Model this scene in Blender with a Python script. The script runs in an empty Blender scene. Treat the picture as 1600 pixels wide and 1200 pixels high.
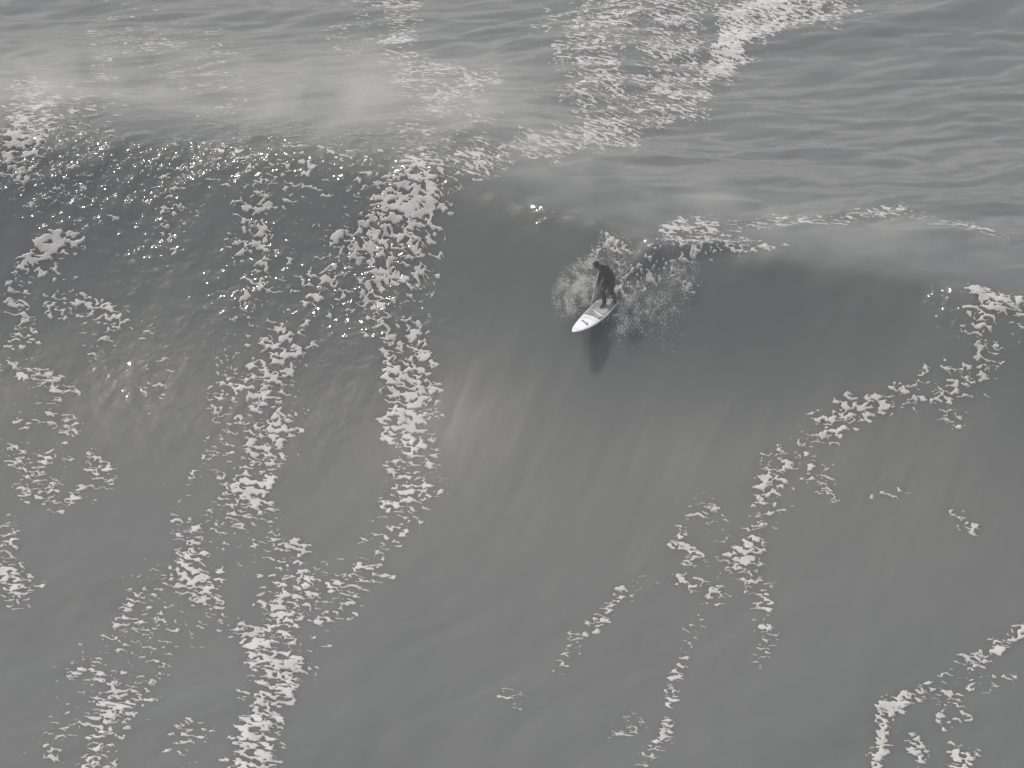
import bpy, bmesh, math, random
import numpy as np
from mathutils import Vector, Matrix

random.seed(4)
RNG = np.random.default_rng(11)
R = math.radians
SC = bpy.context.scene
COL = SC.collection

# ------------------------------------------------------------------ camera
PITCH = R(27.0)
DIST = 140.0
FPX = 7000.0                     # focal length in pixels of the 1600 px wide photograph
TGT = np.array([0.0, 0.0, 2.0])
FWD = np.array([0.0, math.cos(PITCH), -math.sin(PITCH)])
UPV = np.array([0.0, math.sin(PITCH), math.cos(PITCH)])
CAM = TGT - FWD * DIST
cd = bpy.data.cameras.new('camera')
cam = bpy.data.objects.new('camera', cd)
COL.objects.link(cam)
cam.location = CAM
cam.rotation_euler = (math.pi / 2 - PITCH, 0, 0)
cd.sensor_width = 36.0
cd.lens = 36.0 * FPX / 1600.0
cd.clip_start = 1.0
cd.clip_end = 20000.0
SC.camera = cam

# ------------------------------------------------------------------ sky, sun, exposure
SUN_EL, SUN_AZ = R(53.0), R(-46.0)        # azimuth from the view direction, negative = left
world = bpy.data.worlds.new('World')
SC.world = world
world.use_nodes = True
wn = world.node_tree
wn.nodes.clear()
sky = wn.nodes.new('ShaderNodeTexSky')
sky.sky_type = 'NISHITA'
sky.sun_disc = False
sky.sun_elevation = SUN_EL
sky.sun_rotation = SUN_AZ
sky.air_density = 1.0
sky.dust_density = 6.0
sky.ozone_density = 1.0
hs = wn.nodes.new('ShaderNodeHueSaturation')
hs.inputs['Saturation'].default_value = 0.85      # thin high overcast: a whitish sky
bgn = wn.nodes.new('ShaderNodeBackground')
bgn.inputs['Strength'].default_value = 0.078
out = wn.nodes.new('ShaderNodeOutputWorld')
wn.links.new(sky.outputs[0], hs.inputs['Color'])
wn.links.new(hs.outputs[0], bgn.inputs['Color'])
wn.links.new(bgn.outputs[0], out.inputs['Surface'])

sd = bpy.data.lights.new('sun', 'SUN')
sun = bpy.data.objects.new('sun', sd)
COL.objects.link(sun)
sd.energy = 3.2
sd.angle = R(0.53)
sd.color = (1.0, 0.965, 0.92)
SUN_DIR = Vector((math.sin(SUN_AZ) * math.cos(SUN_EL), math.cos(SUN_AZ) * math.cos(SUN_EL), math.sin(SUN_EL)))
sun.rotation_euler = SUN_DIR.to_track_quat('Z', 'Y').to_euler()
sun.location = (-60, 90, 120)

SC.view_settings.view_transform = 'Standard'
SC.view_settings.look = 'None'
SC.view_settings.gamma = 1.0
SC.view_settings.use_curve_mapping = False
SC.view_settings.exposure = 0.1
SC.render.engine = 'CYCLES'
SC.cycles.use_denoising = True
SC.cycles.volume_bounces = 1
SC.cycles.volume_step_rate = 2.0
SC.cycles.max_bounces = 8
SC.cycles.sample_clamp_indirect = 6.0

# ------------------------------------------------------------------ pixel helpers
def project(x, y, z):
    rx, ry, rz = x - CAM[0], y - CAM[1], z - CAM[2]
    d = ry * FWD[1] + rz * FWD[2]
    return 800 + FPX * rx / d, 600 - FPX * (ry * UPV[1] + rz * UPV[2]) / d

def ray(px, py):
    a = (np.asarray(px, float) - 800) / FPX
    b = (600 - np.asarray(py, float)) / FPX
    return np.stack([a, FWD[1] + b * UPV[1], FWD[2] + b * UPV[2]], -1)

# ------------------------------------------------------------------ noise
_perm = RNG.permutation(4096)
_ang = RNG.random(4096) * 2 * np.pi
_gx, _gy = np.cos(_ang).astype(np.float32), np.sin(_ang).astype(np.float32)
def perlin(x, y, seed=0):
    xi = np.floor(x).astype(np.int64); yi = np.floor(y).astype(np.int64)
    xf = (x - xi).astype(np.float32); yf = (y - yi).astype(np.float32)
    def g(ix, iy, fx, fy):
        h = _perm[(_perm[(ix + seed * 131) & 4095] + iy) & 4095]
        return _gx[h] * fx + _gy[h] * fy
    u = xf * xf * xf * (xf * (xf * 6 - 15) + 10); v = yf * yf * yf * (yf * (yf * 6 - 15) + 10)
    a = g(xi, yi, xf, yf); b = g(xi + 1, yi, xf - 1, yf)
    c = g(xi, yi + 1, xf, yf - 1); d = g(xi + 1, yi + 1, xf - 1, yf - 1)
    return (a + u * (b - a)) * (1 - v) + (c + u * (d - c)) * v
def fbm(x, y, o=3, seed=0, gain=.5):
    s, a = 0, 1.0
    for k in range(o):
        s = s + a * perlin(x * 2 ** k, y * 2 ** k, seed + k * 7)
        a *= gain
    return s
def smooth(e0, e1, v):
    t = np.clip((v - e0) / (e1 - e0), 0, 1)
    return t * t * (3 - 2 * t)

# ------------------------------------------------------------------ the wave
# crest line: picture column, picture row, crest height above the trough (m)
CREST = np.array([(-1400, 110, 6.8), (-700, 150, 7.2), (-300, 185, 7.5), (0, 205, 7.6), (150, 210, 7.6), (300, 216, 7.6), (450, 226, 7.7),
    (560, 236, 7.8), (640, 246, 7.8), (700, 262, 7.7), (740, 284, 7.5), (800, 304, 7.4), (900, 334, 7.3),
    (1000, 362, 7.2), (1150, 392, 7.0), (1300, 410, 6.9), (1450, 434, 6.8), (1600, 470, 6.7), (2000, 560, 6.4), (2700, 720, 5.8)])
_r = ray(CREST[:, 0], CREST[:, 1])
_t = (CREST[:, 2] - CAM[2]) / _r[:, 2]
CX, CY = _r[:, 0] * _t, CAM[1] + _r[:, 1] * _t
_k = (CREST[:, 0] >= 0) & (CREST[:, 0] <= 1600)
_sl, _ic = np.polyfit(CX[_k], CY[_k], 1)
TH = math.atan(_sl)
EU = (math.cos(TH), math.sin(TH))            # along the crest, to the right
EV = (math.sin(TH), -math.cos(TH))           # down the face, to the shore
def uv(x, y):
    return x * EU[0] + y * EU[1], x * EV[0] + y * EV[1]
_cu, _cv = uv(CX, CY)
_o = np.argsort(_cu)
_gu = np.linspace(-90, 90, 1801)
_vc = np.interp(_gu, _cu[_o], _cv[_o]); _hc = np.interp(_gu, _cu[_o], CREST[_o, 2])
_ker = np.exp(-np.linspace(-2, 2, 21) ** 2); _ker /= _ker.sum()
def _sm(a):
    return np.convolve(np.pad(a, 10, 'edge'), _ker, 'valid')
_vc, _hc = _sm(_vc), _sm(_hc)
_k2 = np.exp(-np.linspace(-2.2, 2.2, 281) ** 2); _k2 /= _k2.sum()
_vs = np.convolve(np.pad(_vc, 140, 'reflect', reflect_type='odd'), _k2, 'valid')

def wave_s(x, y):
    u, v = uv(x, y)
    c = np.interp(u, _gu, _vc)
    return u, v - c - (np.interp(u, _gu, _vs) - c) * smooth(.8, 6.5, v - c)     # kinks of the lip fade out down the face

def glitter(x, y, u, s):          # where the surface is broken into small ripples
    gl = smooth(0, -5, u) * smooth(-3.5, -.3, s) * (1 - .80 * smooth(1.5, 6.0, s) - .20 * smooth(7, 13, s))
    gl = gl * np.clip(.75 + 1.3 * perlin(u * .35, s * .35, 51), .1, 1.2)
    if WAKE is not None:
        for gx_, gy_, gr_ in GLIT: gl = np.maximum(gl, .6 * np.exp(-((x - gx_) ** 2 + (y - gy_) ** 2) / gr_ ** 2))
    return gl

def height(x, y, detail=True):
    x = np.asarray(x, np.float64); y = np.asarray(y, np.float64)
    u, s = wave_s(x, y)
    s = s + 0.2 * perlin(u * .16, s * .10, 3) * 1.5
    hc = np.interp(u, _gu, _hc)
    a = 5.2 + 0.5 * perlin(u * .09, s * 0 + .5, 5)
    sp = np.sqrt(np.maximum(s, 0) ** 2 + 0.02) - math.sqrt(.02)
    pw = 1.38 + .27 * smooth(2, -4, u)
    front = 1 / (1 + (sp / a) ** pw)
    back = 1 / (1 + (np.maximum(-s, 0) / 19.0) ** 1.8)
    end = np.exp(-(np.maximum(np.abs(u) - 60, 0) / 25.0) ** 2)
    z = hc * np.where(s > 0, front, back) * (.25 + .75 * end)
    if not detail:
        return z
    face = smooth(-1.0, 1.5, s) * (1 - smooth(8, 18, s))
    bk = smooth(.5, -6, s)
    flat = smooth(7, 20, s)
    # long smooth chop
    z = z + .22 * perlin(u * .13, s * .16, 11) * (1 - .45 * face)
    # streaks drawn up the face
    z = z + (.022 * perlin(u * .7, s * .13, 13) + .014 * perlin(u * 1.7, s * .3, 17) + .007 * perlin(u * 3.2, s * .5, 18)) * (face * .65 + .85 * flat)
    # wavelets running with the crest on the back and in front
    ca, sa = math.cos(R(36)), math.sin(R(36))
    pu, ps = x * ca + y * sa, y * ca - x * sa
    wu, ws = pu + 1.3 * perlin(pu * .2, ps * .25, 19), ps + .8 * perlin(pu * .2 + 9, ps * .25, 23)
    z = z + (.17 * perlin(wu * .20, ws * .42, 29) + .10 * perlin(wu * .42, ws * .95, 31) + .038 * perlin(wu * .9, ws * 1.9, 37)) * (bk + .34 * flat + .10)
    # broken small ripples where the sun glitters, near the top of the left shoulder
    gl = glitter(x, y, u, s)
    z = z + (.09 * perlin(u * 1.0, s * 1.0, 41) + .065 * perlin(u * 2.1, s * 1.9, 43) + .030 * perlin(u * 3.6, s * 3.4, 44)) * gl
    if WAKE is not None: z = z + wake(x, y)
    cr = np.exp(-((s - .2) / .8) ** 2)
    z = z + (.10 * perlin(u * .7, s * .8, 47) + .05 * perlin(u * 1.7, s * 1.7, 53)) * cr
    return z

WAKE = None
def wake(x, y):
    h = 0
    for (ax, ay), (bx, by), wd, am in WAKE:
        dx, dy = bx - ax, by - ay
        t = np.clip(((x - ax) * dx + (y - ay) * dy) / (dx * dx + dy * dy), 0, 1)
        d = np.hypot(x - ax - t * dx, y - ay - t * dy)
        h = h + am * np.sin(np.pi * (.12 + .76 * t)) * np.exp(-(d / wd) ** 2)
    return h

def hit(px, py):
    d = ray(px, py)
    t = (9.5 - CAM[2]) / d[..., 2]
    t1 = (-1.5 - CAM[2]) / d[..., 2]
    lo = t.copy(); found = np.zeros(t.shape, bool); hi = t1.copy()
    n = 220
    for k in range(1, n + 1):
        tk = t + (t1 - t) * k / n
        p = CAM + d * tk[..., None]
        below = (p[..., 2] < height(p[..., 0], p[..., 1])) & ~found
        hi = np.where(below, tk, hi); found |= below
        lo = np.where(found, lo, tk)
    for k in range(10):
        m = (lo + hi) / 2
        p = CAM + d * m[..., None]
        b = p[..., 2] < height(p[..., 0], p[..., 1])
        hi = np.where(b, m, hi); lo = np.where(b, lo, m)
    return CAM + d * hi[..., None]

_w = hit(np.array([982., 1005., 1035., 1085., 968., 1000., 1062., 1150., 1195.]), np.array([432., 408., 392., 390., 440., 430., 404., 386., 384.]))[:, :2]
_g = hit(np.array([850., 1475.]), np.array([330., 468.]))
GLIT = [(p_[0], p_[1], r_) for p_, r_ in zip(_g, (.55, .9))]
WAKE = [(_w[0], _w[1], .30, .14), (_w[1], _w[2], .38, .20), (_w[2], _w[3], .34, .18), (_w[4], _w[5], .34, -.10), (_w[5], _w[6], .36, -.10), (_w[3], _w[7], .30, .22)]

# ------------------------------------------------------------------ mesh and material helpers
def np_mesh(name, verts, faces, mat=None, smooth_=True):
    me = bpy.data.meshes.new(name)
    verts = np.ascontiguousarray(verts, np.float32); faces = np.ascontiguousarray(faces, np.int32)
    k = faces.shape[1]
    me.vertices.add(len(verts)); me.vertices.foreach_set('co', verts.ravel())
    me.loops.add(faces.size); me.loops.foreach_set('vertex_index', faces.ravel())
    me.polygons.add(len(faces)); me.polygons.foreach_set('loop_start', np.arange(0, faces.size, k, dtype=np.int32))
    me.polygons.foreach_set('loop_total', np.full(len(faces), k, np.int32))
    me.update(calc_edges=True)
    me.polygons.foreach_set('use_smooth', np.full(len(faces), smooth_, bool))
    if mat: me.materials.append(mat)
    return me
def link(name, me, parent=None):
    o = bpy.data.objects.new(name, me)
    COL.objects.link(o)
    if parent: o.parent = parent
    return o
def tag(o, label=None, cat=None, group=None, kind=None):
    if label: o['label'] = label
    if cat: o['category'] = cat
    if group: o['group'] = group
    if kind: o['kind'] = kind
    return o
def principled(name, base, rough=.5, **kw):
    m = bpy.data.materials.new(name); m.use_nodes = True
    b = m.node_tree.nodes['Principled BSDF']
    b.inputs['Base Color'].default_value = (*base, 1)
    b.inputs['Roughness'].default_value = rough
    for k, v in kw.items(): b.inputs[k.replace('_', ' ')].default_value = v
    return m, m.node_tree, b
def add_noise_bump(nt, b, scale, strength, dist, detail=3, vec_scale=None, extra=None):
    tc = nt.nodes.new('ShaderNodeTexCoord')
    src = tc.outputs['Object']
    if vec_scale:
        mp = nt.nodes.new('ShaderNodeMapping')
        mp.inputs['Scale'].default_value = vec_scale
        mp.inputs['Rotation'].default_value = (0, 0, TH)
        nt.links.new(src, mp.inputs['Vector']); src = mp.outputs[0]
    n = nt.nodes.new('ShaderNodeTexNoise')
    n.inputs['Scale'].default_value = scale; n.inputs['Detail'].default_value = detail
    nt.links.new(src, n.inputs['Vector'])
    bp = nt.nodes.new('ShaderNodeBump')
    bp.inputs['Strength'].default_value = strength; bp.inputs['Distance'].default_value = dist
    nt.links.new(n.outputs['Fac'], bp.inputs['Height'])
    nt.links.new(bp.outputs[0], b.inputs['Normal'])
    return n, bp
def vary_colour(nt, b, c0, c1, scale, detail=4):
    tc = nt.nodes.new('ShaderNodeTexCoord')
    n = nt.nodes.new('ShaderNodeTexNoise'); n.inputs['Scale'].default_value = scale; n.inputs['Detail'].default_value = detail
    r = nt.nodes.new('ShaderNodeValToRGB')
    r.color_ramp.elements[0].position = .3; r.color_ramp.elements[1].position = .7
    r.color_ramp.elements[0].color = (*c0, 1); r.color_ramp.elements[1].color = (*c1, 1)
    nt.links.new(tc.outputs['Object'], n.inputs['Vector']); nt.links.new(n.outputs['Fac'], r.inputs['Fac'])
    nt.links.new(r.outputs['Color'], b.inputs['Base Color'])

# ------------------------------------------------------------------ materials
M = {}
m, nt, b = principled('sea_water', (.05, .058, .052), .07, IOR=1.333)
vary_colour(nt, b, (.102, .110, .108), (.120, .127, .123), .05, 3)
t1 = nt.nodes.new('ShaderNodeTexCoord'); prev = None
for sc_, vec, st_, di_ in ((1.0, (2.6, .45, 1), .5, .02), (1.0, (3.2, 5.0, 1), .4, .012), (1.0, (9, 13, 1), .3, .004)):
    mr_ = nt.nodes.new('ShaderNodeMapping'); mr_.inputs['Rotation'].default_value = (0, 0, -TH); nt.links.new(t1.outputs['Object'], mr_.inputs['Vector'])
    ms_ = nt.nodes.new('ShaderNodeMapping'); ms_.inputs['Scale'].default_value = vec; nt.links.new(mr_.outputs[0], ms_.inputs['Vector'])
    n_ = nt.nodes.new('ShaderNodeTexNoise'); n_.inputs['Scale'].default_value = sc_; n_.inputs['Detail'].default_value = 2; nt.links.new(ms_.outputs[0], n_.inputs['Vector'])
    bp = nt.nodes.new('ShaderNodeBump'); bp.inputs['Strength'].default_value = st_; bp.inputs['Distance'].default_value = di_
    nt.links.new(n_.outputs['Fac'], bp.inputs['Height'])
    if prev: nt.links.new(prev.outputs[0], bp.inputs['Normal'])
    prev = bp
at_ = nt.nodes.new('ShaderNodeAttribute'); at_.attribute_name = 'ripple'; at_.attribute_type = 'GEOMETRY'
for vec, di_ in (((2.5, 3.1, 3), .20), ((6.5, 8, 7), .056)):
    ms_ = nt.nodes.new('ShaderNodeMapping'); ms_.inputs['Scale'].default_value = vec; nt.links.new(t1.outputs['Object'], ms_.inputs['Vector'])
    n_ = nt.nodes.new('ShaderNodeTexNoise'); n_.inputs['Scale'].default_value = 1.0; n_.inputs['Detail'].default_value = 1; nt.links.new(ms_.outputs[0], n_.inputs['Vector'])
    bp = nt.nodes.new('ShaderNodeBump'); bp.inputs['Distance'].default_value = di_
    nt.links.new(at_.outputs['Fac'], bp.inputs['Strength'])
    nt.links.new(n_.outputs['Fac'], bp.inputs['Height']); nt.links.new(prev.outputs[0], bp.inputs['Normal'])
    prev = bp
# silty water: light scattered back from below is diffuse and ignores the ripples, the surface mirrors the sky and sun
df = nt.nodes.new('ShaderNodeSubsurfaceScattering'); df.falloff = 'BURLEY'; df.inputs['Scale'].default_value = 1.0; df.inputs['Radius'].default_value = (.55, .70, .52); gs = nt.nodes.new('ShaderNodeBsdfGlossy'); fr = nt.nodes.new('ShaderNodeFresnel'); mx = nt.nodes.new('ShaderNodeMixShader')
col_link = b.inputs['Base Color'].links[0].from_socket
nt.links.new(col_link, df.inputs['Color']); gs.inputs['Roughness'].default_value = .085; gs.inputs['Color'].default_value = (1, 1, 1, 1); fr.inputs['IOR'].default_value = 1.333
nt.links.new(prev.outputs[0], gs.inputs['Normal']); nt.links.new(prev.outputs[0], fr.inputs['Normal'])
nt.links.new(fr.outputs[0], mx.inputs[0]); nt.links.new(df.outputs[0], mx.inputs[1]); nt.links.new(gs.outputs[0], mx.inputs[2])
nt.links.new(mx.outputs[0], nt.nodes['Material Output'].inputs['Surface']); nt.nodes.remove(b)
M['water'] = m
m, nt, b = principled('foam', (.72, .71, .68), .55, IOR=1.33)
vary_colour(nt, b, (.38, .376, .36), (.54, .533, .51), 1.3, 4)
add_noise_bump(nt, b, 16, .6, .03, 4)
M['foam'] = m
m, nt, b = principled('spray', (.82, .82, .80), .35, IOR=1.33)
M['spray'] = m

# ------------------------------------------------------------------ water: one sheet, fine where the photograph looks, coarse to the horizon
def spaced(lo, hi, step, far, grow=1.25):
    mid = list(np.arange(lo, hi + 1e-6, step))
    L, d, p = [], step, lo
    while p > -far:
        d *= grow; p -= d; L.append(p)
    Rr, d, p = [], step, mid[-1]
    while p < far:
        d *= grow; p += d; Rr.append(p)
    return np.array(L[::-1] + mid + Rr)
gx = spaced(-23, 23, .085, 2500); gy = spaced(-25, 44, .085, 2500)
XX, YY = np.meshgrid(gx, gy)
ZZ = height(XX, YY)
nx, ny = len(gx), len(gy)
idx = np.arange(nx * ny).reshape(ny, nx)
F = np.stack([idx[:-1, :-1], idx[:-1, 1:], idx[1:, 1:], idx[1:, :-1]], -1).reshape(-1, 4)
wm = np_mesh('water', np.stack([XX, YY, ZZ], -1).reshape(-1, 3), F, M['water'])
_u, _s = wave_s(XX, YY)
at = wm.attributes.new('ripple', 'FLOAT', 'POINT'); at.data.foreach_set('value', glitter(XX, YY, _u, _s).astype(np.float32).ravel())
water = link('water', wm)
tag(water, 'grey-green sea rising into one big unbroken wave face', 'water', kind='structure')

# ------------------------------------------------------------------ foam: density strokes read from the photograph, laid on the surface
# each stroke: list of (column, row, half width, density)
FRONT = {
 'A': [[(660,250,50,.80),(655,300,68,.78),(625,350,95,.66),(600,400,95,.60),(610,450,85,.52),(620,500,70,.5),(640,540,50,.6),(645,600,50,.85),(640,640,48,.85),(640,670,50,.6),(640,720,55,.5),(640,770,48,.5),(625,820,40,.36),(580,880,34,.34),(530,930,40,.36)],
       [(520,400,45,.42),(500,470,60,.40),(450,530,60,.42)], [(600,860,20,.3),(550,910,25,.3)]],
 'B': [[(430,530,50,.45),(425,580,55,.6),(415,640,55,.72),(410,690,55,.66),(400,740,50,.70),(375,775,48,.55),(390,820,60,.40),(420,860,60,.34),(460,890,45,.42),(460,930,50,.52),(455,960,55,.62),(430,1000,60,.74),(430,1050,55,.80),(425,1090,45,.74),(410,1130,45,.74),(395,1170,45,.75),(395,1215,45,.7)],
       [(480,940,60,.34),(520,950,40,.25)], [(370,560,35,.38),(360,640,35,.34),(345,720,35,.28),(300,770,30,.26)], [(350,800,60,.25),(330,850,50,.34)]],
 'C': [[(285,810,30,.2),(300,870,38,.55),(310,905,55,.62),(290,940,45,.36),(250,990,40,.42),(230,1040,35,.4),(200,1070,50,.3),(165,1130,40,.55),(160,1180,35,.45),(145,1215,30,.5)], [(330,960,25,.4),(310,1000,30,.22)], [(240,920,40,.25),(200,1000,45,.2),(120,1070,45,.22),(75,1170,30,.3)], [(300,1160,40,.25),(260,1190,40,.22)]],
 'D': [[(38,410,20,.8),(70,390,30,.9),(115,370,22,.85)], [(120,350,14,.5),(205,338,10,.45)], [(55,420,25,.35),(110,430,20,.35)],
       [(80,475,28,.42),(130,485,35,.50),(180,495,30,.55),(150,535,25,.62),(145,560,18,.5)], [(15,445,20,.4),(45,505,30,.4),(30,525,25,.4),(60,545,20,.3)],
       [(12,570,18,.5),(50,590,20,.45),(95,605,28,.5),(65,625,20,.4),(75,650,20,.4),(105,660,20,.4),(20,645,20,.3)],
       [(20,710,25,.4),(60,720,28,.4),(110,710,18,.3)], [(45,762,28,.38),(105,768,35,.42),(145,770,25,.36)], [(145,725,30,.4),(170,745,20,.35)], [(15,820,18,.5),(10,880,22,.45),(25,920,35,.5),(55,915,20,.3)], [(10,700,18,.4)],
       [(245,575,30,.2),(240,640,20,.18)], [(235,510,20,.25)]],
 'E': [[(40,215,60,.72),(50,250,55,.60),(60,290,50,.3)], [(0,260,45,.45),(110,275,60,.3)], [(255,265,35,.28),(280,270,25,.5),(270,330,32,.36),(265,380,22,.28)], [(400,310,50,.36),(385,350,45,.42),(400,400,40,.36),(395,470,38,.36),(380,520,30,.34)], [(330,240,90,.14),(480,255,90,.22),(560,260,80,.28)], [(160,300,60,.14)], [(440,390,25,.2),(430,450,30,.2)]],  # foam, plus a pale fleck ribbon along the crest standing in for sun glints
 'F': [[(1535,445,38,.9),(1580,470,48,.92),(1650,480,50,.85)], [(1530,500,35,.62),(1542,540,30,.66),(1535,575,32,.5),(1480,610,40,.42),(1400,628,38,.36),(1330,640,34,.40),(1280,668,36,.5),(1245,700,34,.48),(1215,740,36,.46),(1205,790,34,.38),(1180,830,36,.42),(1160,880,36,.52),(1185,920,26,.46),(1190,960,16,.3),(1200,995,18,.5),(1180,1030,15,.3)],
       [(1440,630,40,.32),(1500,660,24,.4)], [(1280,745,25,.42),(1300,780,18,.42)], [(1510,600,35,.4),(1540,610,25,.3)], [(1590,510,20,.4)], [(1370,775,14,.32),(1420,775,12,.4)], [(1490,795,16,.32),(1520,825,16,.34)]],
 'G': [[(1072,810,12,.4),(1060,850,16,.5),(1085,870,24,.52),(1075,900,30,.45)], [(1025,903,14,.5),(975,925,16,.46),(945,960,16,.5),(905,990,16,.55),(890,1020,16,.4),(875,1050,12,.26)], [(1090,970,14,.36),(1072,1010,12,.5),(1055,1060,12,.46),(1045,1120,13,.55),(1045,1140,13,.5),(1015,1180,16,.46),(990,1215,16,.46)], [(1100,800,25,.3),(1130,830,30,.22)], [(960,1140,20,.36),(1000,1130,15,.34)], [(800,1085,22,.26)], [(1110,925,28,.36),(1130,925,20,.3)]],
 'H': [[(1600,985,12,.5),(1570,1000,13,.7),(1545,1018,20,.85),(1515,1030,22,.8),(1470,1060,12,.4),(1455,1085,16,.4),(1410,1092,18,.85),(1380,1122,18,.95),(1375,1160,15,.85),(1370,1215,15,.8)], [(1550,1065,20,.5),(1520,1075,14,.5)], [(1475,1090,20,.4),(1500,1100,16,.4)], [(1470,1120,20,.45),(1510,1120,20,.4)], [(1430,1150,16,.4),(1440,1180,16,.6)], [(1490,1160,18,.5),(1500,1190,22,.8),(1525,1175,12,.5)], [(1580,1060,12,.3)]],
}
BACK = {
 'I': [[(1290,-15,60,.55),(1215,8,55,.86),(1160,40,45,.9),(1140,75,45,.94),(1120,105,36,.82)], [(960,-10,90,.42),(930,40,85,.42),(930,100,75,.46),(950,150,70,.36),(960,190,60,.34)], [(1060,10,80,.48),(1055,70,70,.46),(1050,130,65,.48),(1080,150,40,.6)], [(1085,150,40,.62),(1010,180,45,.46),(930,210,40,.5),(870,222,32,.55),(800,240,30,.5),(740,258,34,.55),(690,262,30,.5)]],
 'J': [[(620,10,40,.3),(625,60,40,.34),(640,105,45,.32),(700,140,50,.22)], [(775,115,12,.5),(730,130,13,.5),(690,150,16,.45)], [(730,175,60,.25),(650,215,60,.22)], [(560,40,60,.12)], [(45,150,40,.4),(55,185,55,.55),(50,215,55,.6)], [(130,190,60,.22),(160,150,60,.14)], [(250,70,70,.10),(180,40,60,.10)], [(330,120,80,.10)]],
 'K': [[(1040,358,20,.5),(1090,352,14,.55),(1140,356,12,.4)], [(970,370,10,.5),(1060,374,16,.55),(1140,372,14,.6),(1190,385,12,.5)], [(1120,362,14,.3),(1170,350,10,.42),(1230,344,10,.40),(1310,350,8,.45),(1340,338,8,.5),(1410,332,8,.46),(1450,346,10,.45),(1520,360,12,.38),(1570,380,12,.3)], [(1180,388,10,.5),(1240,382,8,.5)]],
}
WHITE = [[(935,392,14,.55),(945,372,14,.6),(958,380,18,.66),(975,396,18,.55),(972,425,22,.6),(966,450,22,.66),(975,470,20,.5)],
         [(985,450,18,.36),(1000,425,14,.36),(1012,402,10,.5),(1030,386,12,.66),(1060,378,16,.62),(1110,376,16,.6),(1160,384,14,.55),(1200,386,8,.4)],
         [(1000,448,12,.55),(1030,425,16,.55),(1055,412,18,.6),(1085,398,18,.62),(1120,392,12,.6)], [(1062,430,10,.5),(1078,450,10,.5)]]
LW, LH, LS = 460, 330, 4            # lattice of 4 px cells, with a margin of 120 px round the frame
lx = np.arange(LW) * LS - 120.0; ly = np.arange(LH) * LS - 60.0
LX, LY = np.meshgrid(lx, ly)
def density(strokes):
    D = np.zeros_like(LX)
    wob = 1 + .75 * perlin(LX * .022, LY * .022, 5) + .6 * perlin(LX * .06, LY * .06, 6)
    for st in strokes:
        if len(st) == 1: st = st * 2
        for (x0, y0, w0, d0), (x1, y1, w1, d1) in zip(st[:-1], st[1:]):
            dx, dy = x1 - x0, y1 - y0
            t = np.clip(((LX - x0) * dx + (LY - y0) * dy) / (dx * dx + dy * dy + 1e-6), 0, 1)
            dist = np.hypot(LX - x0 - t * dx, LY - y0 - t * dy)
            w = (w0 + t * (w1 - w0)); d = d0 + t * (d1 - d0)
            D = np.maximum(D, d * smooth(1.15, .35, dist / (w * wob)))
    return D
def sample(D, px, py):
    fx = np.clip((px - lx[0]) / LS, 0, LW - 1.001); fy = np.clip((py - ly[0]) / LS, 0, LH - 1.001)
    ix = fx.astype(int); iy = fy.astype(int); fx -= ix; fy -= iy
    return (D[iy, ix] * (1 - fx) + D[iy, ix + 1] * fx) * (1 - fy) + (D[iy + 1, ix] * (1 - fx) + D[iy + 1, ix + 1] * fx) * fy

FS = .029
fx_ = np.arange(-21, 21, FS); fy_ = np.arange(-23, 42, FS)
FX, FY = np.meshgrid(fx_, fy_)
FZ0 = height(FX, FY, False)
PX, PY = project(FX, FY, FZ0)
FU, FSs = wave_s(FX, FY)
_all = np.maximum(density(WHITE + [st for g in FRONT.values() for st in g]), density([st for g in BACK.values() for st in g]))
MASK = sample(_all, PX, PY) > .012
_sa = np.linspace(-60, 80, 2801); _pz = np.where(_sa > 0, 7.4 / (1 + (np.maximum(_sa, 0) / 5.2) ** 1.5), 7.4 / (1 + (np.maximum(-_sa, 0) / 19) ** 1.8))
_arc = np.concatenate([[0], np.cumsum(np.hypot(np.diff(_sa), np.diff(_pz)))])       # distance along the surface, not in plan
mu, ms = FU[MASK], np.interp(FSs[MASK], _sa, _arc)
# patchy field: stretched along the crest, torn into scraps, with holes
wu_ = mu + .16 * fbm(mu * 2.6, ms * 3.2, 2, 61) + .07 * perlin(mu * 6, ms * 6, 63)
wv_ = ms + .14 * fbm(mu * 2.6 + 31, ms * 3.2, 2, 67) + .06 * perlin(mu * 6 + 9, ms * 6, 69)
scrap = fbm(wu_ * 2.6, wv_ * 5.0, 3, 71, .60)
lace = 1 - np.abs(fbm(wu_ * 3.2 + 5, wv_ * 5.6, 2, 83)) * 4.0
clump = fbm(mu * .55, ms * .70, 2, 87)
fm = scrap + .30 * lace + .46 * clump + .05 * perlin(mu * 13, ms * 15, 91)
q = np.sort(fm[::17]); lev = np.linspace(0, 1, len(q))
field = np.zeros(FX.shape)
field[MASK] = np.interp(fm, q, lev)

def right_edge(px, py):              # the foam ends sharply where the clean section of the wave begins
    ex = np.interp(py, [250, 285, 330, 400, 520, 545, 600, 700, 760], [700, 742, 712, 692, 668, 676, 690, 700, 700])
    return smooth(6, -6, px - ex)

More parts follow.
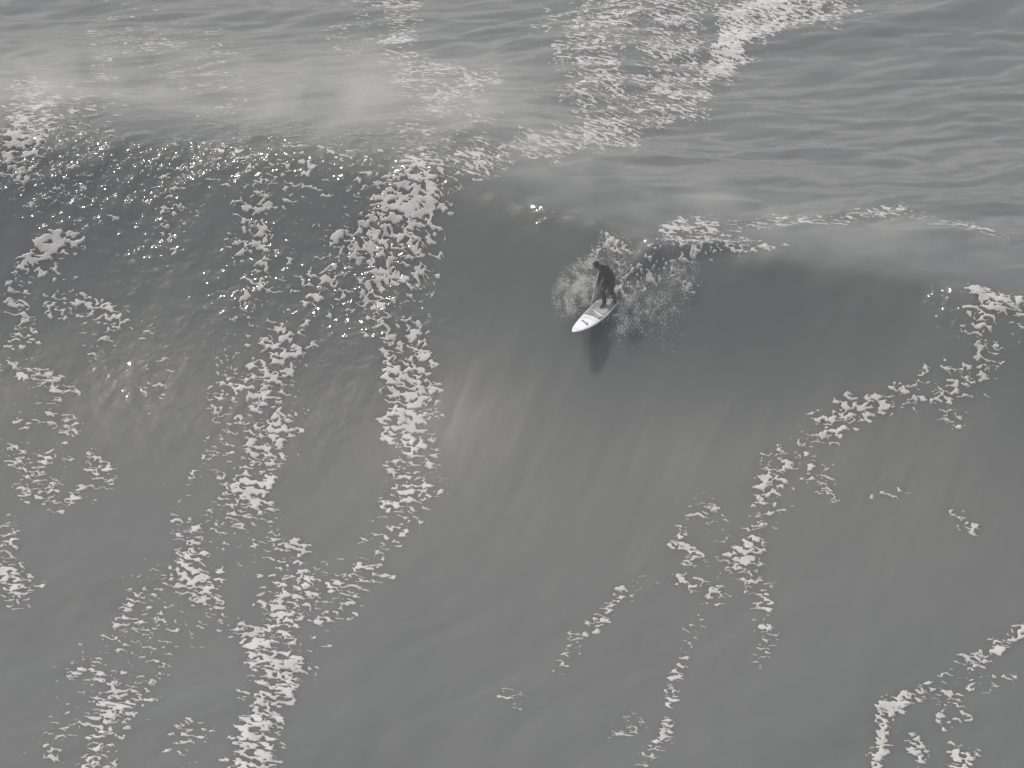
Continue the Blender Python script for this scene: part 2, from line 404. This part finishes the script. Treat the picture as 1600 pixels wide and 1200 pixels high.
def foam_sheet(name, strokes, front, label, thick=.010, clip=None, lift=.008, rough=0, s0=-.35, fine=0):
    D = density(strokes)
    d = sample(D, PX, PY)
    d = d * (smooth(s0, s0 + .3, FSs) if front else smooth(.1, -.15, FSs))
    if clip is not None: d = d * clip(PX, PY)
    d = .86 * d ** 1.25
    e = field - (1 - d)
    if fine:
        kk = d > .01
        e[kk] = e[kk] + fine * fbm(FX[kk] * 8, FY[kk] * 10, 3, 111) - .10
    inside = (e > 0) & (d > .015)
    quad = inside[:-1, :-1] | inside[1:, :-1] | inside[:-1, 1:] | inside[1:, 1:]
    jy, jx = np.nonzero(quad)
    n1 = FX.shape[1]
    c = np.stack([jy * n1 + jx, jy * n1 + jx + 1, (jy + 1) * n1 + jx + 1, (jy + 1) * n1 + jx], -1)
    used, inv = np.unique(c, return_inverse=True)
    inv = inv.reshape(c.shape)
    x = FX.ravel()[used]; y = FY.ravel()[used]; ee = e.ravel()[used]; dd = d.ravel()[used]
    h = height(x, y)
    up = np.where(ee > 0, lift + thick * (1 - np.exp(-ee / .10)), np.maximum(ee * .4, -.05))
    if rough: up = up + np.where(ee > 0, 1, 0) * smooth(0, .25, ee) * rough * (.55 + 1.6 * fbm(x * 1.6, y * 2.2, 3, 97))
    me = np_mesh(name, np.stack([x, y, h + up], -1), inv, M['foam'])
    o = link(name, me)
    tag(o, label, 'foam', 'torn foam streaks on the wave', 'stuff')
    return o
foam_sheet('foam_streak', FRONT['A'], True, 'dense torn foam band pouring from the crest, ending at the clean dark face', clip=right_edge)
foam_sheet('foam_streak', FRONT['B'], True, 'long patchy foam band running down the lower face to the trough')
foam_sheet('foam_streak', FRONT['C'], True, 'thin broken foam trail beside the long patchy band in the trough')
foam_sheet('foam_streak', FRONT['D'], True, 'scattered foam scraps low on the face under the glittering crest')
foam_sheet('foam_streak', FRONT['E'], True, 'small foam flecks just under the crest, a ribbon of them standing in for sun glints')
foam_sheet('foam_streak', FRONT['F'], True, 'foam trail drawn down from the bright crest patch behind the surfer')
foam_sheet('foam_streak', FRONT['G'], True, 'thin curling threads of foam in the middle of the smooth trough')
foam_sheet('foam_streak', FRONT['H'], True, 'solid white foam blobs curving across the smooth trough')
foam_sheet('foam_streak', BACK['I'], False, 'wide lacy foam band on the open sea behind the wave')
foam_sheet('foam_streak', BACK['J'], False, 'loose foam flecks blown back behind the glittering crest')
foam_sheet('foam_streak', BACK['K'], False, 'thin white foam lines behind the crest beside the surfer')

foam_sheet('whitewater', WHITE, True, 'churned white water round the wake behind the surfer', thick=.018, rough=.018, s0=-1.6, fine=.75)

# ------------------------------------------------------------------ surfboard
EX = np.array([1.0, 0, 0]); TC = -FWD
BA = np.array([-.602, -.736, -.292]); BA /= np.linalg.norm(BA)     # towards the nose
BL = np.array([.77, -.63, 0.0]); BL -= BA * BL.dot(BA); BL /= np.linalg.norm(BL)
BN = np.cross(BA, BL)
LEN = 2.5
tail_px = (840 + (325 + 188 * 1.80) / 6, 360 + (998 - 188 * 1.80) / 6)
tail = hit(np.array([tail_px[0]]), np.array([tail_px[1]]))[0]
NOSE = tail + BA * 1.80 - BN * .03
def half_w(l):
    t = l / LEN
    return np.interp(t, [0, .01, .04, .1, .2, .32, .45, .6, .75, .88, .96, .99, 1], [.0, .035, .10, .185, .275, .335, .365, .37, .345, .285, .225, .19, .0])
def half_t(l):
    return np.interp(l / LEN, [0, .03, .15, .4, .7, .95, 1], [.008, .02, .042, .058, .055, .03, .02])
def rocker(l):
    t = l / LEN
    return .17 * np.maximum(.45 - t, 0) ** 2 / .2025 + .05 * np.maximum(t - .65, 0) ** 2 / .1225
def board_pt(l, w, n):
    return NOSE - BA * l + BL * w + BN * n
def deck_n(l, w):
    hw = max(float(half_w(l)), 1e-3)
    c = min(abs(w) / hw, 1) ** (1 / .62)
    return float(rocker(l)) + float(half_t(l)) * math.sqrt(max(0, 1 - c * c)) ** .9
BO = Vector(board_pt(1.25, 0, 0))
def local_mesh(name, vs, fs, mat, sm=True):
    me = bpy.data.meshes.new(name)
    me.from_pydata([tuple(Vector(v) - BO) for v in vs], [], fs)
    me.update()
    for p in me.polygons: p.use_smooth = sm
    me.materials.append(mat)
    return me
m, nt, b = principled('board_gloss', (.80, .81, .83), .22, Coat_Weight=.4)
vary_colour(nt, b, (.74, .75, .78), (.82, .83, .85), 2.5)
M['board'] = m
m, nt, b = principled('board_pad', (.30, .30, .29), .75)
vary_colour(nt, b, (.34, .34, .33), (.42, .42, .40), 9)
add_noise_bump(nt, b, 90, .5, .004)
M['pad'] = m
M['band'] = principled('board_band', (.24, .23, .22), .6)[0]
M['mark'] = principled('board_mark', (.02, .02, .022), .4)[0]
M['line'] = principled('board_line', (.82, .82, .82), .4)[0]
M['pale'] = principled('board_pale_stripe', (.50, .51, .53), .4)[0]
M['fin'] = principled('board_fin', (.05, .05, .055), .35)[0]

board = bpy.data.objects.new('surfboard', None); COL.objects.link(board)
board.location = BO
tag(board, 'white stand-up paddle surfboard with grey deck pad, nose hanging over the dark face', 'surfboard')
ls = np.concatenate([[0.0, .006, .02, .05, .1], np.linspace(.18, LEN - .18, 30), [LEN - .1, LEN - .05, LEN - .02, LEN - .005, LEN]])
NA = 28; vs = []
for l in ls:
    hw, ht, rk = float(half_w(l)), float(half_t(l)), float(rocker(l))
    for k in range(NA):
        a = 2 * math.pi * k / NA
        c, s = math.cos(a), math.sin(a)
        vs.append(board_pt(l, hw * math.copysign(abs(c) ** .62, c), rk + ht * math.copysign(abs(s) ** .9, s)))
fs = [(i * NA + k, i * NA + (k + 1) % NA, (i + 1) * NA + (k + 1) % NA, (i + 1) * NA + k) for i in range(len(ls) - 1) for k in range(NA)]
me = local_mesh('hull', vs, fs, M['board']); bmn = bmesh.new(); bmn.from_mesh(me); bmesh.ops.recalc_face_normals(bmn, faces=bmn.faces); bmn.to_mesh(me); bmn.free()
link('hull', me, board)
def deck_patch(name, mat, fl0, fl1, wl, wr, lift, n=14, k=7, thick=.003):
    """strip across the deck: fl0(f), fl1(f) give length positions for f in 0..1 over the width"""
    vs, fs = [], []
    for i in range(n + 1):
        f = i / n
        for j in range(k + 1):
            l = fl0(f) + (fl1(f) - fl0(f)) * j / k
            hw = float(half_w(l)); w = (wl + (wr - wl) * f) * hw
            vs.append(board_pt(l, w, deck_n(l, w) + lift))
    for i in range(n):
        for j in range(k):
            q0 = i * (k + 1) + j
            fs.append((q0, q0 + 1, q0 + k + 2, q0 + k + 1))
    me = local_mesh(name, vs, fs, mat)
    o = link(name, me, board)
    sol = o.modifiers.new('thickness', 'SOLIDIFY'); sol.thickness = thick; sol.offset = 0
    return o
wav = lambda f: 1.19 + .05 * math.sin(f * 5.2 + .6)
deck_patch('deck_pad', M['pad'], lambda f: wav(f) + .02, lambda f: 2.32, -.80, .86, .005, 16, 16)
deck_patch('pad_edge_line', M['line'], lambda f: wav(f) - .025, lambda f: wav(f) + .012, -.88, .90, .007)
deck_patch('pad_front', M['pad'], lambda f: .99 + .02 * math.sin(f * 4), lambda f: wav(f) - .03, -.82, .88, .005)
deck_patch('dark_band', M['band'], lambda f: .955 + .02 * math.sin(f * 4), lambda f: 1.045 + .02 * math.sin(f * 4), -.84, .80, .009)
for l0 in (.80, .86):
    deck_patch('pale_stripe', M['pale'], lambda f, l0=l0: l0 + .01 * math.sin(f * 3), lambda f, l0=l0: l0 + .012 + .01 * math.sin(f * 3), -.7, .75, .005)
def stroke(pts, wid, name, mat, lift=.006):
    vs, fs = [], []
    for i, (l, w) in enumerate(pts):
        a = pts[max(i - 1, 0)]; c = pts[min(i + 1, len(pts) - 1)]
        dl, dw = c[0] - a[0], c[1] - a[1]; nn = math.hypot(dl, dw) or 1
        ol, ow = -dw / nn * wid, dl / nn * wid
        for s in (-1, 1):
            L, W = l + ol * s, w + ow * s
            vs.append(board_pt(L, W, deck_n(L, W) + lift))
    fs = [(2 * i, 2 * i + 1, 2 * i + 3, 2 * i + 2) for i in range(len(pts) - 1)]
    o = link(name, local_mesh(name, vs, fs, mat), board)
    sol = o.modifiers.new('thickness', 'SOLIDIFY'); sol.thickness = .003; sol.offset = 0
    return o
stroke([(.66, -.16), (.635, -.13), (.65, -.09), (.62, -.06), (.635, -.02)], .020, 'deck_mark', M['mark'])
stroke([(.615, .01), (.585, .04), (.60, .075), (.565, .10), (.555, .145), (.535, .17)], .022, 'deck_mark', M['mark'])
stroke([(.66, .06), (.635, .09), (.64, .12)], .009, 'deck_mark', M['mark'])
stroke([(.20, -.11), (.19, -.03), (.205, .05), (.19, .10)], .007, 'nose_mark', M['pale'])
def fin(l, w, h):
    base = float(rocker(l)) - float(half_t(l)) + .01
    prof = [(l - .07, 0), (l + .07, 0), (l + .11, -h), (l + .06, -h * .75), (l, -h * .35)]
    vs = [board_pt(a, w + s, base + n) for s in (-.005, .005) for a, n in prof]
    fs = [(4, 3, 2, 1, 0), (5, 6, 7, 8, 9)] + [(k, (k + 1) % 5, 5 + (k + 1) % 5, 5 + k) for k in range(5)]
    link('fin', local_mesh('fin', vs, fs, M['fin'], False), board)
fin(2.28, 0, .20); fin(2.08, -.2, .12); fin(2.08, .2, .12)

# ------------------------------------------------------------------ surfer
FOOT = board_pt(1.53, .067, deck_n(1.53, .067) + .008)
def Z(zx, zy, d=0.0):          # a body point: picture offsets from the front foot, d metres towards the viewer
    return Vector(FOOT + EX * (zx - 635) / 312 - UPV * (zy - 722) / 312 + TC * d)
m, nt, b = principled('wetsuit', (.016, .015, .018), .55)
vary_colour(nt, b, (.012, .012, .014), (.024, .020, .023), 7)
add_noise_bump(nt, b, 60, .3, .006)
M['wetsuit'] = m
M['skin'] = principled('skin', (.20, .12, .09), .5)[0]
M['hair'] = principled('hair', (.012, .010, .009), .55)[0]
M['eye'] = principled('eye', (.6, .6, .58), .2)[0]

def skin_mesh(nodes, edges, root, sub=2, fat=1.0):
    me = bpy.data.meshes.new('skin_tmp')
    names = list(nodes)
    me.from_pydata([nodes[n][0] for n in names], [(names.index(a), names.index(c)) for a, c in edges], [])
    o = bpy.data.objects.new('skin_tmp', me); COL.objects.link(o)
    o.modifiers.new('s', 'SKIN')
    for i, n in enumerate(names):
        sv = me.skin_vertices[0].data[i]
        r = nodes[n][1]
        sv.radius = (r[0] * fat, r[1] * fat) if isinstance(r, tuple) else (r * fat, r * fat)
        sv.use_root = (n == root)
    sb = o.modifiers.new('u', 'SUBSURF'); sb.levels = sub; sb.render_levels = sub
    bpy.context.view_layer.update()
    dg = bpy.context.evaluated_depsgraph_get()
    res = bpy.data.meshes.new_from_object(o.evaluated_get(dg))
    bpy.data.objects.remove(o)
    return res
fdir = Vector((BA[0], BA[1], BA[2] * .3)).normalized()       # the way the surfer faces
heel_f, heel_b = Z(640, 712, -.02), Z(726, 664, -.09)
lfoot_c = Vector(board_pt(1.86, .21, deck_n(1.86, .21) + .008)); rfoot_c = Vector(FOOT)
bn = Vector(BN); ba = Vector(BA); bl = Vector(BL)
def v(x): return tuple(x)
N = {}
N['pelvis'] = (v(Z(676, 488, -.06)), .150)
N['belly'] = (v(Z(677, 450, .02)), .155)
N['chest'] = (v(Z(656, 408, .12)), .178)
N['upper'] = (v(Z(624, 378, .20)), .150)
N['neck'] = (v(Z(592, 364, .28)), .066)
N['head'] = (v(Z(560, 342, .34)), .085)
N['rsh'] = (v(Z(588, 380, .10)), .082)
N['relb'] = (v(Z(584, 482, .10)), .050)
N['rwr'] = (v(Z(546, 548, -.06)), .036)
N['lsh'] = (v(Z(664, 392, .30)), .082)
N['lelb'] = (v(Z(655, 345, .50)), .050)
N['lwr'] = (v(Z(605, 338, .36)), .036)
for sd_, hip, knee, ft in (('r', Z(652, 492, -.10), Z(612, 592, .17), rfoot_c), ('l', Z(698, 500, -.02), Z(694, 592, .22), lfoot_c)):
    N[sd_ + 'hip'] = (v(hip), .108)
    N[sd_ + 'thigh'] = (v(hip.lerp(knee, .45)), .098)
    N[sd_ + 'knee'] = (v(knee), .066)
    ank = ft + bn * .085 - ba * .04
    N[sd_ + 'calf'] = (v(knee.lerp(ank, .35) - fdir * .02), .064)
    N[sd_ + 'ank'] = (v(ank), .042)
    N[sd_ + 'heel'] = (v(ft - ba * .08 + bn * .038), .036)
    fo = (ba * .55 + bl * (-.25 if sd_ == 'r' else .5)).normalized()
    N[sd_ + 'ball'] = (v(ft + fo * .10 + bn * .032), (.045, .028))
    N[sd_ + 'toe'] = (v(ft + fo * .17 + bn * .026), (.038, .020))
E = [('pelvis', 'belly'), ('belly', 'chest'), ('chest', 'upper'), ('upper', 'neck'), ('neck', 'head'),
     ('upper', 'rsh'), ('rsh', 'relb'), ('relb', 'rwr'), ('upper', 'lsh'), ('lsh', 'lelb'), ('lelb', 'lwr')]
for sd_ in 'rl':
    E += [('pelvis', sd_ + 'hip'), (sd_ + 'hip', sd_ + 'thigh'), (sd_ + 'thigh', sd_ + 'knee'), (sd_ + 'knee', sd_ + 'calf'), (sd_ + 'calf', sd_ + 'ank'), (sd_ + 'ank', sd_ + 'heel'), (sd_ + 'ank', sd_ + 'ball'), (sd_ + 'ball', sd_ + 'toe')]
pieces = [skin_mesh(N, E, 'pelvis', 2, 1.2)]
# paddle line: through both hands
PT, PB = Z(594, 326, .36), Z(511, 694, -.27)
pdir = (PB - PT).normalized()
grip_r = PT + pdir * ((Z(533, 566, -.12) - PT).dot(pdir))
grip_l = PT + pdir * .02
def hand(wrist, grip, axis, thumb_side):
    """palm beside the shaft, four fingers and a thumb closing round it"""
    axis = axis.normalized()
    w = Vector(wrist)
    out_ = (grip - w); out_ -= axis * out_.dot(axis); out_.normalize()
    side = axis.cross(out_)
    nodes, edges = {}, []
    palm = grip - out_ * .035
    nodes['w'] = (v(w), .030); nodes['p'] = (v(palm - out_ * .02), (.036, .022)); edges.append(('w', 'p'))
    lens = [.95, 1.05, 1.0, .82]
    for k in range(4):
        off = axis * (-.033 + .022 * k)
        c = grip + off
        for j, an in enumerate((200, 140, 70, 5)):
            rr = .026
            a_ = R(an) * (1 if j else 1)
            p = c + (out_ * math.cos(a_) + side * math.sin(a_)) * rr * lens[k]
            nodes['f%d%d' % (k, j)] = (v(p), .0095 - .0006 * j)
            edges.append((('p' if j == 0 else 'f%d%d' % (k, j - 1)), 'f%d%d' % (k, j)))
    t0 = palm - axis * .03 - side * .015
    for j, p in enumerate((t0, grip - axis * .045 - side * .026, grip - axis * .03 + out_ * .012 - side * .027)):
        nodes['t%d' % j] = (v(p), .0115 - .001 * j)
        edges.append((('p' if j == 0 else 't%d' % (j - 1)), 't%d' % j))
    return skin_mesh(nodes, edges, 'w', 1)
pieces.append(hand(N['rwr'][0], grip_r, pdir, 1))
pieces.append(hand(N['lwr'][0], grip_l, bl, 1))
# head: skull, jaw, nose, ears, brow
hc_ = Z(549, 334, .37)
hf = (Vector((-.86, -.36, -.36))).normalized()               # looking down the line
hr = hf.cross(Vector((0, 0, 1))).normalized(); hu = hr.cross(hf)
def ell(c, rx, ry, rz, seg=20):
    bm = bmesh.new(); bmesh.ops.create_uvsphere(bm, u_segments=seg, v_segments=seg // 2 + 2, radius=1)
    Mx = Matrix(((hr.x * rx, hf.x * ry, hu.x * rz, c.x), (hr.y * rx, hf.y * ry, hu.y * rz, c.y), (hr.z * rx, hf.z * ry, hu.z * rz, c.z), (0, 0, 0, 1)))
    bm.transform(Mx)
    me = bpy.data.meshes.new('t'); bm.to_mesh(me); bm.free()
    return me
pieces += [ell(hc_ + hu * .02 - hf * .012, .076, .098, .096), ell(hc_ + hf * .035 - hu * .055, .056, .062, .070), ell(hc_ + hf * .098 - hu * .022, .014, .020, .024),
           ell(hc_ + hf * .078 + hu * .022, .052, .016, .012), ell(hc_ + hf * .088 - hu * .064, .026, .012, .008), ell(hc_ + hf * .082 - hu * .098, .024, .018, .018)]
for s in (-1, 1): pieces.append(ell(hc_ + hr * s * .078 - hu * .012 - hf * .008, .010, .020, .032))
bm = bmesh.new()
for p in pieces: bm.from_mesh(p)
tmp = bpy.data.meshes.new('person'); bm.to_mesh(tmp); bm.free()
po = bpy.data.objects.new('person_tmp', tmp); COL.objects.link(po)
rm = po.modifiers.new('r', 'REMESH'); rm.mode = 'VOXEL'; rm.voxel_size = .0075; rm.use_smooth_shade = True
bpy.context.view_layer.update()
body = bpy.data.meshes.new_from_object(po.evaluated_get(bpy.context.evaluated_depsgraph_get()))
bpy.data.objects.remove(po)
ORG = rfoot_c.copy()
for mm in ('wetsuit', 'skin'): body.materials.append(M[mm])
face_c = hc_ + hf * .06 - hu * .02
co = np.zeros(len(body.polygons) * 3); body.polygons.foreach_get('center', co); co = co.reshape(-1, 3)
mi = np.zeros(len(body.polygons), np.int32)
rel = co - np.array(hc_)
mi[(rel @ np.array(hf) > .035) & (np.abs(rel @ np.array(hu)) < .105) & (np.linalg.norm(rel, axis=1) < .17) & (rel @ np.array(hu) < .055)] = 1
for g in (grip_r, grip_l): mi[np.linalg.norm(co - np.array(g), axis=1) < .065] = 1
body.polygons.foreach_set('material_index', mi)
body.transform(Matrix.Translation(-ORG))
body.name = 'person'
person = link('person', body); person.location = ORG
tag(person, 'surfer in a black wetsuit crouching on the white board, holding a paddle', 'person')
# hair: short, wet
bm = bmesh.new()
hm = ell(hc_ + hu * .026 - hf * .018, .082, .101, .098, 28)
bm.from_mesh(hm)
dele = [q_ for q_ in bm.verts if (q_.co - hc_).dot(hf) > .045 - max(0, (q_.co - hc_).dot(hu)) * .25 + .01 or (q_.co - hc_).dot(hu) < -.05]
bmesh.ops.delete(bm, geom=dele, context='VERTS')
for q_ in bm.verts:
    q_.co += (q_.co - hc_).normalized() * (.006 * math.sin(q_.co.x * 160) * math.cos(q_.co.z * 140))
    q_.co -= ORG
hme = bpy.data.meshes.new('hair'); bm.to_mesh(hme); bm.free(); hme.materials.append(M['hair'])
for p in hme.polygons: p.use_smooth = True
hair = link('hair', hme, person); hair['label'] = 'short dark wet hair'
hair.modifiers.new('t', 'SOLIDIFY').thickness = .006
for s in (-1, 1):
    e_ = ell(hc_ + hf * .082 + hr * s * .03 + hu * .004, .012, .008, .009, 10); e_.transform(Matrix.Translation(-ORG)); e_.materials.append(M['eye'])
    link('eye', e_, person)

# ------------------------------------------------------------------ paddle
def tube(pts, rads, n=10, close=True):
    vs, fs = [], []
    for i, p in enumerate(pts):
        d = (pts[min(i + 1, len(pts) - 1)] - pts[max(i - 1, 0)]).normalized()
        a = d.orthogonal().normalized(); c = d.cross(a)
        for k in range(n):
            t = 2 * math.pi * k / n
            vs.append(p + (a * math.cos(t) + c * math.sin(t)) * rads[i])
    for i in range(len(pts) - 1):
        for k in range(n):
            fs.append((i * n + k, i * n + (k + 1) % n, (i + 1) * n + (k + 1) % n, (i + 1) * n + k))
    if close: fs += [tuple(range(n))[::-1], tuple((len(pts) - 1) * n + k for k in range(n))]
    return vs, fs
m, nt, b = principled('paddle_white', (.82, .81, .78), .25, Coat_Weight=.5)
vary_colour(nt, b, (.78, .77, .74), (.84, .83, .80), 6)
M['shaft'] = m
paddle = bpy.data.objects.new('paddle', None); COL.objects.link(paddle); paddle.location = grip_r
tag(paddle, 'pale long-shafted paddle held upright by the surfer, blade over the board rail', 'paddle')
def pmesh(name, vs, fs, mat):
    me = bpy.data.meshes.new(name); me.from_pydata([tuple(p - grip_r) for p in vs], [], fs); me.update()
    for p in me.polygons: p.use_smooth = True
    me.materials.append(mat); return link(name, me, paddle)
SB = PB + pdir * .12
pmesh('shaft', *tube([PT + (SB - PT) * k / 8 for k in range(9)], [.020] * 9, 12), M['shaft'])
pmesh('handle', *tube([PT - bl * .065, PT - bl * .05, PT - bl * .02, PT, PT + bl * .02, PT + bl * .05, PT + bl * .065], [.010, .016, .018, .020, .018, .016, .010]), M['fin'])
bw = bl - pdir * bl.dot(pdir); bw.normalize(); bt = pdir.cross(bw)
vs, fs = [], []
prof = [(0, .018), (.05, .045), (.14, .085), (.26, .100), (.36, .092), (.42, .065), (.445, .02)]
for t_, hw in prof:
    c = SB + pdir * t_ + bt * (.05 * t_)
    for s, tt in ((-1, 0), (-.5, .006), (0, .012), (.5, .006), (1, 0), (.5, -.006), (0, -.012), (-.5, -.006)):
        vs.append(c + bw * hw * s + bt * tt)
for i in range(len(prof) - 1):
    for k in range(8): fs.append((i * 8 + k, i * 8 + (k + 1) % 8, (i + 1) * 8 + (k + 1) % 8, (i + 1) * 8 + k))
fs += [tuple(range(8))[::-1], tuple((len(prof) - 1) * 8 + k for k in range(8))]
pmesh('blade', vs, fs, M['shaft'])

# ------------------------------------------------------------------ spray: droplets thrown up round the board
OCT_V = np.array([(1, 0, 0), (-1, 0, 0), (0, 1, 0), (0, -1, 0), (0, 0, 1), (0, 0, -1)], float)
OCT_F = np.array([(0, 2, 4), (2, 1, 4), (1, 3, 4), (3, 0, 4), (2, 0, 5), (1, 2, 5), (3, 1, 5), (0, 3, 5)])
def droplets(name, P, rad, label):
    n = len(P)
    V = P[:, None, :] + OCT_V[None] * (rad[:, None, None] * RNG.uniform(.7, 1.3, (n, 6, 1)))
    Fc = OCT_F[None] + np.arange(n)[:, None, None] * 6
    o = link(name, np_mesh(name, V.reshape(-1, 3), Fc.reshape(-1, 3), M['spray']))
    tag(o, label, 'spray', 'spray round the board', 'stuff')
    return o
def cloud(poly, n, h0, h1, jit=5.0, tone=None):
    """points inside a picture polygon with ragged edges, lifted off the water"""
    poly = np.array(poly, float)
    lo, hi_ = poly.min(0) - 12, poly.max(0) + 12
    P = RNG.uniform(lo, hi_, (n * 8, 2))
    Q = P + RNG.normal(0, jit, P.shape)
    x, y = Q[:, 0], Q[:, 1]
    ins = np.zeros(len(Q), bool)
    for (x0, y0), (x1, y1) in zip(poly, np.roll(poly, -1, 0)):
        c = ((y0 > y) != (y1 > y)) & (x < (x1 - x0) * (y - y0) / (y1 - y0 + 1e-9) + x0)
        ins ^= c
    keep = ins & (RNG.random(len(Q)) < np.clip(.55 + 1.5 * fbm(P[:, 0] * .06, P[:, 1] * .05, 3, 101), .06, 1))
    P = P[keep][:n]
    return hit(P[:, 0], P[:, 1]) + TC * RNG.uniform(h0, h1, len(P))[:, None]
def rads(n, big=.02):
    return RNG.uniform(.004, .0105, n) * np.where(RNG.random(n) < big, RNG.uniform(1.5, 2.8, n), 1)
P1 = np.concatenate([cloud([(932, 402), (905, 408), (880, 428), (868, 455), (870, 484), (884, 496), (900, 490), (918, 478), (932, 450)], 6000, .1, .7),
                     cloud([(935, 398), (915, 410), (895, 440), (900, 470), (925, 470), (934, 440)], 2200, .1, .7)])
droplets('spray', P1, rads(len(P1)), 'fan of fine droplets thrown up behind the paddle')
P2 = np.concatenate([cloud([(962, 470), (985, 440), (1020, 430), (1055, 440), (1070, 470), (1040, 500), (1000, 515), (970, 505), (955, 490)], 3400, .03, .45, 9),
                     cloud([(955, 480), (975, 455), (990, 470), (985, 500), (975, 530), (960, 520), (950, 500)], 2000, .05, .45, 7),
                     cloud([(1040, 420), (1085, 405), (1088, 450), (1060, 460)], 1100, .03, .3, 6),
                     cloud([(940, 500), (1080, 500), (1060, 530), (960, 545)], 260, .0, .3, 10),
                     cloud([(930, 400), (940, 365), (975, 370), (990, 400), (985, 440), (955, 440)], 1600, .03, .5, 7)])
droplets('spray', P2, rads(len(P2), .04), 'spray sheet trailing behind the tail of the board')

# ------------------------------------------------------------------ haze: sea air lit by the sun
bm = bmesh.new(); bmesh.ops.create_cube(bm, size=1)
ex = max(abs(gx[0]), gx[-1], abs(gy[0]), gy[-1]) + 30
zlo = float(ZZ.min()) - 1.0; zhi = float(CAM[2]) + 4
bmesh.ops.scale(bm, vec=(2 * ex, 2 * ex, zhi - zlo), verts=bm.verts)
bmesh.ops.translate(bm, vec=(0, 0, (zhi + zlo) / 2), verts=bm.verts)
hme = bpy.data.meshes.new('haze'); bm.to_mesh(hme); bm.free()
hz = bpy.data.materials.new('haze'); hz.use_nodes = True; nt = hz.node_tree; nt.nodes.clear()
pv = nt.nodes.new('ShaderNodeVolumePrincipled'); po_ = nt.nodes.new('ShaderNodeOutputMaterial')
pv.inputs['Color'].default_value = (.92, .94, .97, 1); pv.inputs['Density'].default_value = .00075; pv.inputs['Anisotropy'].default_value = .25
nt.links.new(pv.outputs[0], po_.inputs['Volume'])
hme.materials.append(hz)
mi_ = bpy.data.materials.new('mist'); mi_.use_nodes = True; nt = mi_.node_tree; nt.nodes.clear()
pv = nt.nodes.new('ShaderNodeVolumePrincipled'); po_ = nt.nodes.new('ShaderNodeOutputMaterial')
pv.inputs['Color'].default_value = (.95, .95, .94, 1); pv.inputs['Anisotropy'].default_value = .3
tc = nt.nodes.new('ShaderNodeTexCoord')
ln = nt.nodes.new('ShaderNodeVectorMath'); ln.operation = 'LENGTH'; nt.links.new(tc.outputs['Object'], ln.inputs[0])
mr = nt.nodes.new('ShaderNodeMapRange'); mr.interpolation_type = 'SMOOTHSTEP'
mr.inputs['From Min'].default_value = 1.0; mr.inputs['From Max'].default_value = 0; nt.links.new(ln.outputs['Value'], mr.inputs['Value'])
ge = nt.nodes.new('ShaderNodeNewGeometry')
nz = nt.nodes.new('ShaderNodeTexNoise'); nz.inputs['Scale'].default_value = .55; nz.inputs['Detail'].default_value = 4; nt.links.new(ge.outputs['Position'], nz.inputs['Vector'])
m2 = nt.nodes.new('ShaderNodeMapRange'); m2.inputs['From Min'].default_value = .38; m2.inputs['From Max'].default_value = .68; m2.inputs['To Max'].default_value = .30
nt.links.new(nz.outputs['Fac'], m2.inputs['Value'])
mu_ = nt.nodes.new('ShaderNodeMath'); mu_.operation = 'MULTIPLY'; nt.links.new(mr.outputs[0], mu_.inputs[0]); nt.links.new(m2.outputs[0], mu_.inputs[1])
nt.links.new(mu_.outputs[0], pv.inputs['Density']); nt.links.new(pv.outputs[0], po_.inputs['Volume'])
bm = bmesh.new(); bmesh.ops.create_icosphere(bm, subdivisions=3, radius=1); mme = bpy.data.meshes.new('crest_mist'); bm.to_mesh(mme); bm.free(); mme.materials.append(mi_)
for (px_, py_, a_, b_, c_, lab) in [(60, 170, 4.5, 5.0, 1.5, 'dense pale spray smoking off the crest above a white foam patch'), (320, 165, 9, 6, 1.1, 'thin spray mist drifting behind the glittering crest'),
        (620, 190, 8, 6.5, 1.6, 'pale spray mist blown back above the foam band'), (800, 245, 5.5, 3.5, 1.1, 'low spray mist over the clean lip of the wave'),
        (1010, 325, 6.0, 3.0, .8, 'mist veil behind the crest above the surfer'), (1330, 375, 7.5, 3.2, .7, 'thin mist veil behind the crest beyond the thin foam lines')]:
    p_ = hit(np.array([float(px_)]), np.array([float(py_)]))[0]
    o = link('crest_mist', mme); o.location = p_ + np.array([0, 0, .35 * c_]); o.scale = (a_, b_, c_); o.rotation_euler = (0, 0, TH)
    tag(o, lab, 'mist', 'spray mist along the crest', 'stuff')
haze = link('haze', hme); tag(haze, 'pale salt haze hanging over the whole sea', 'haze', kind='stuff')
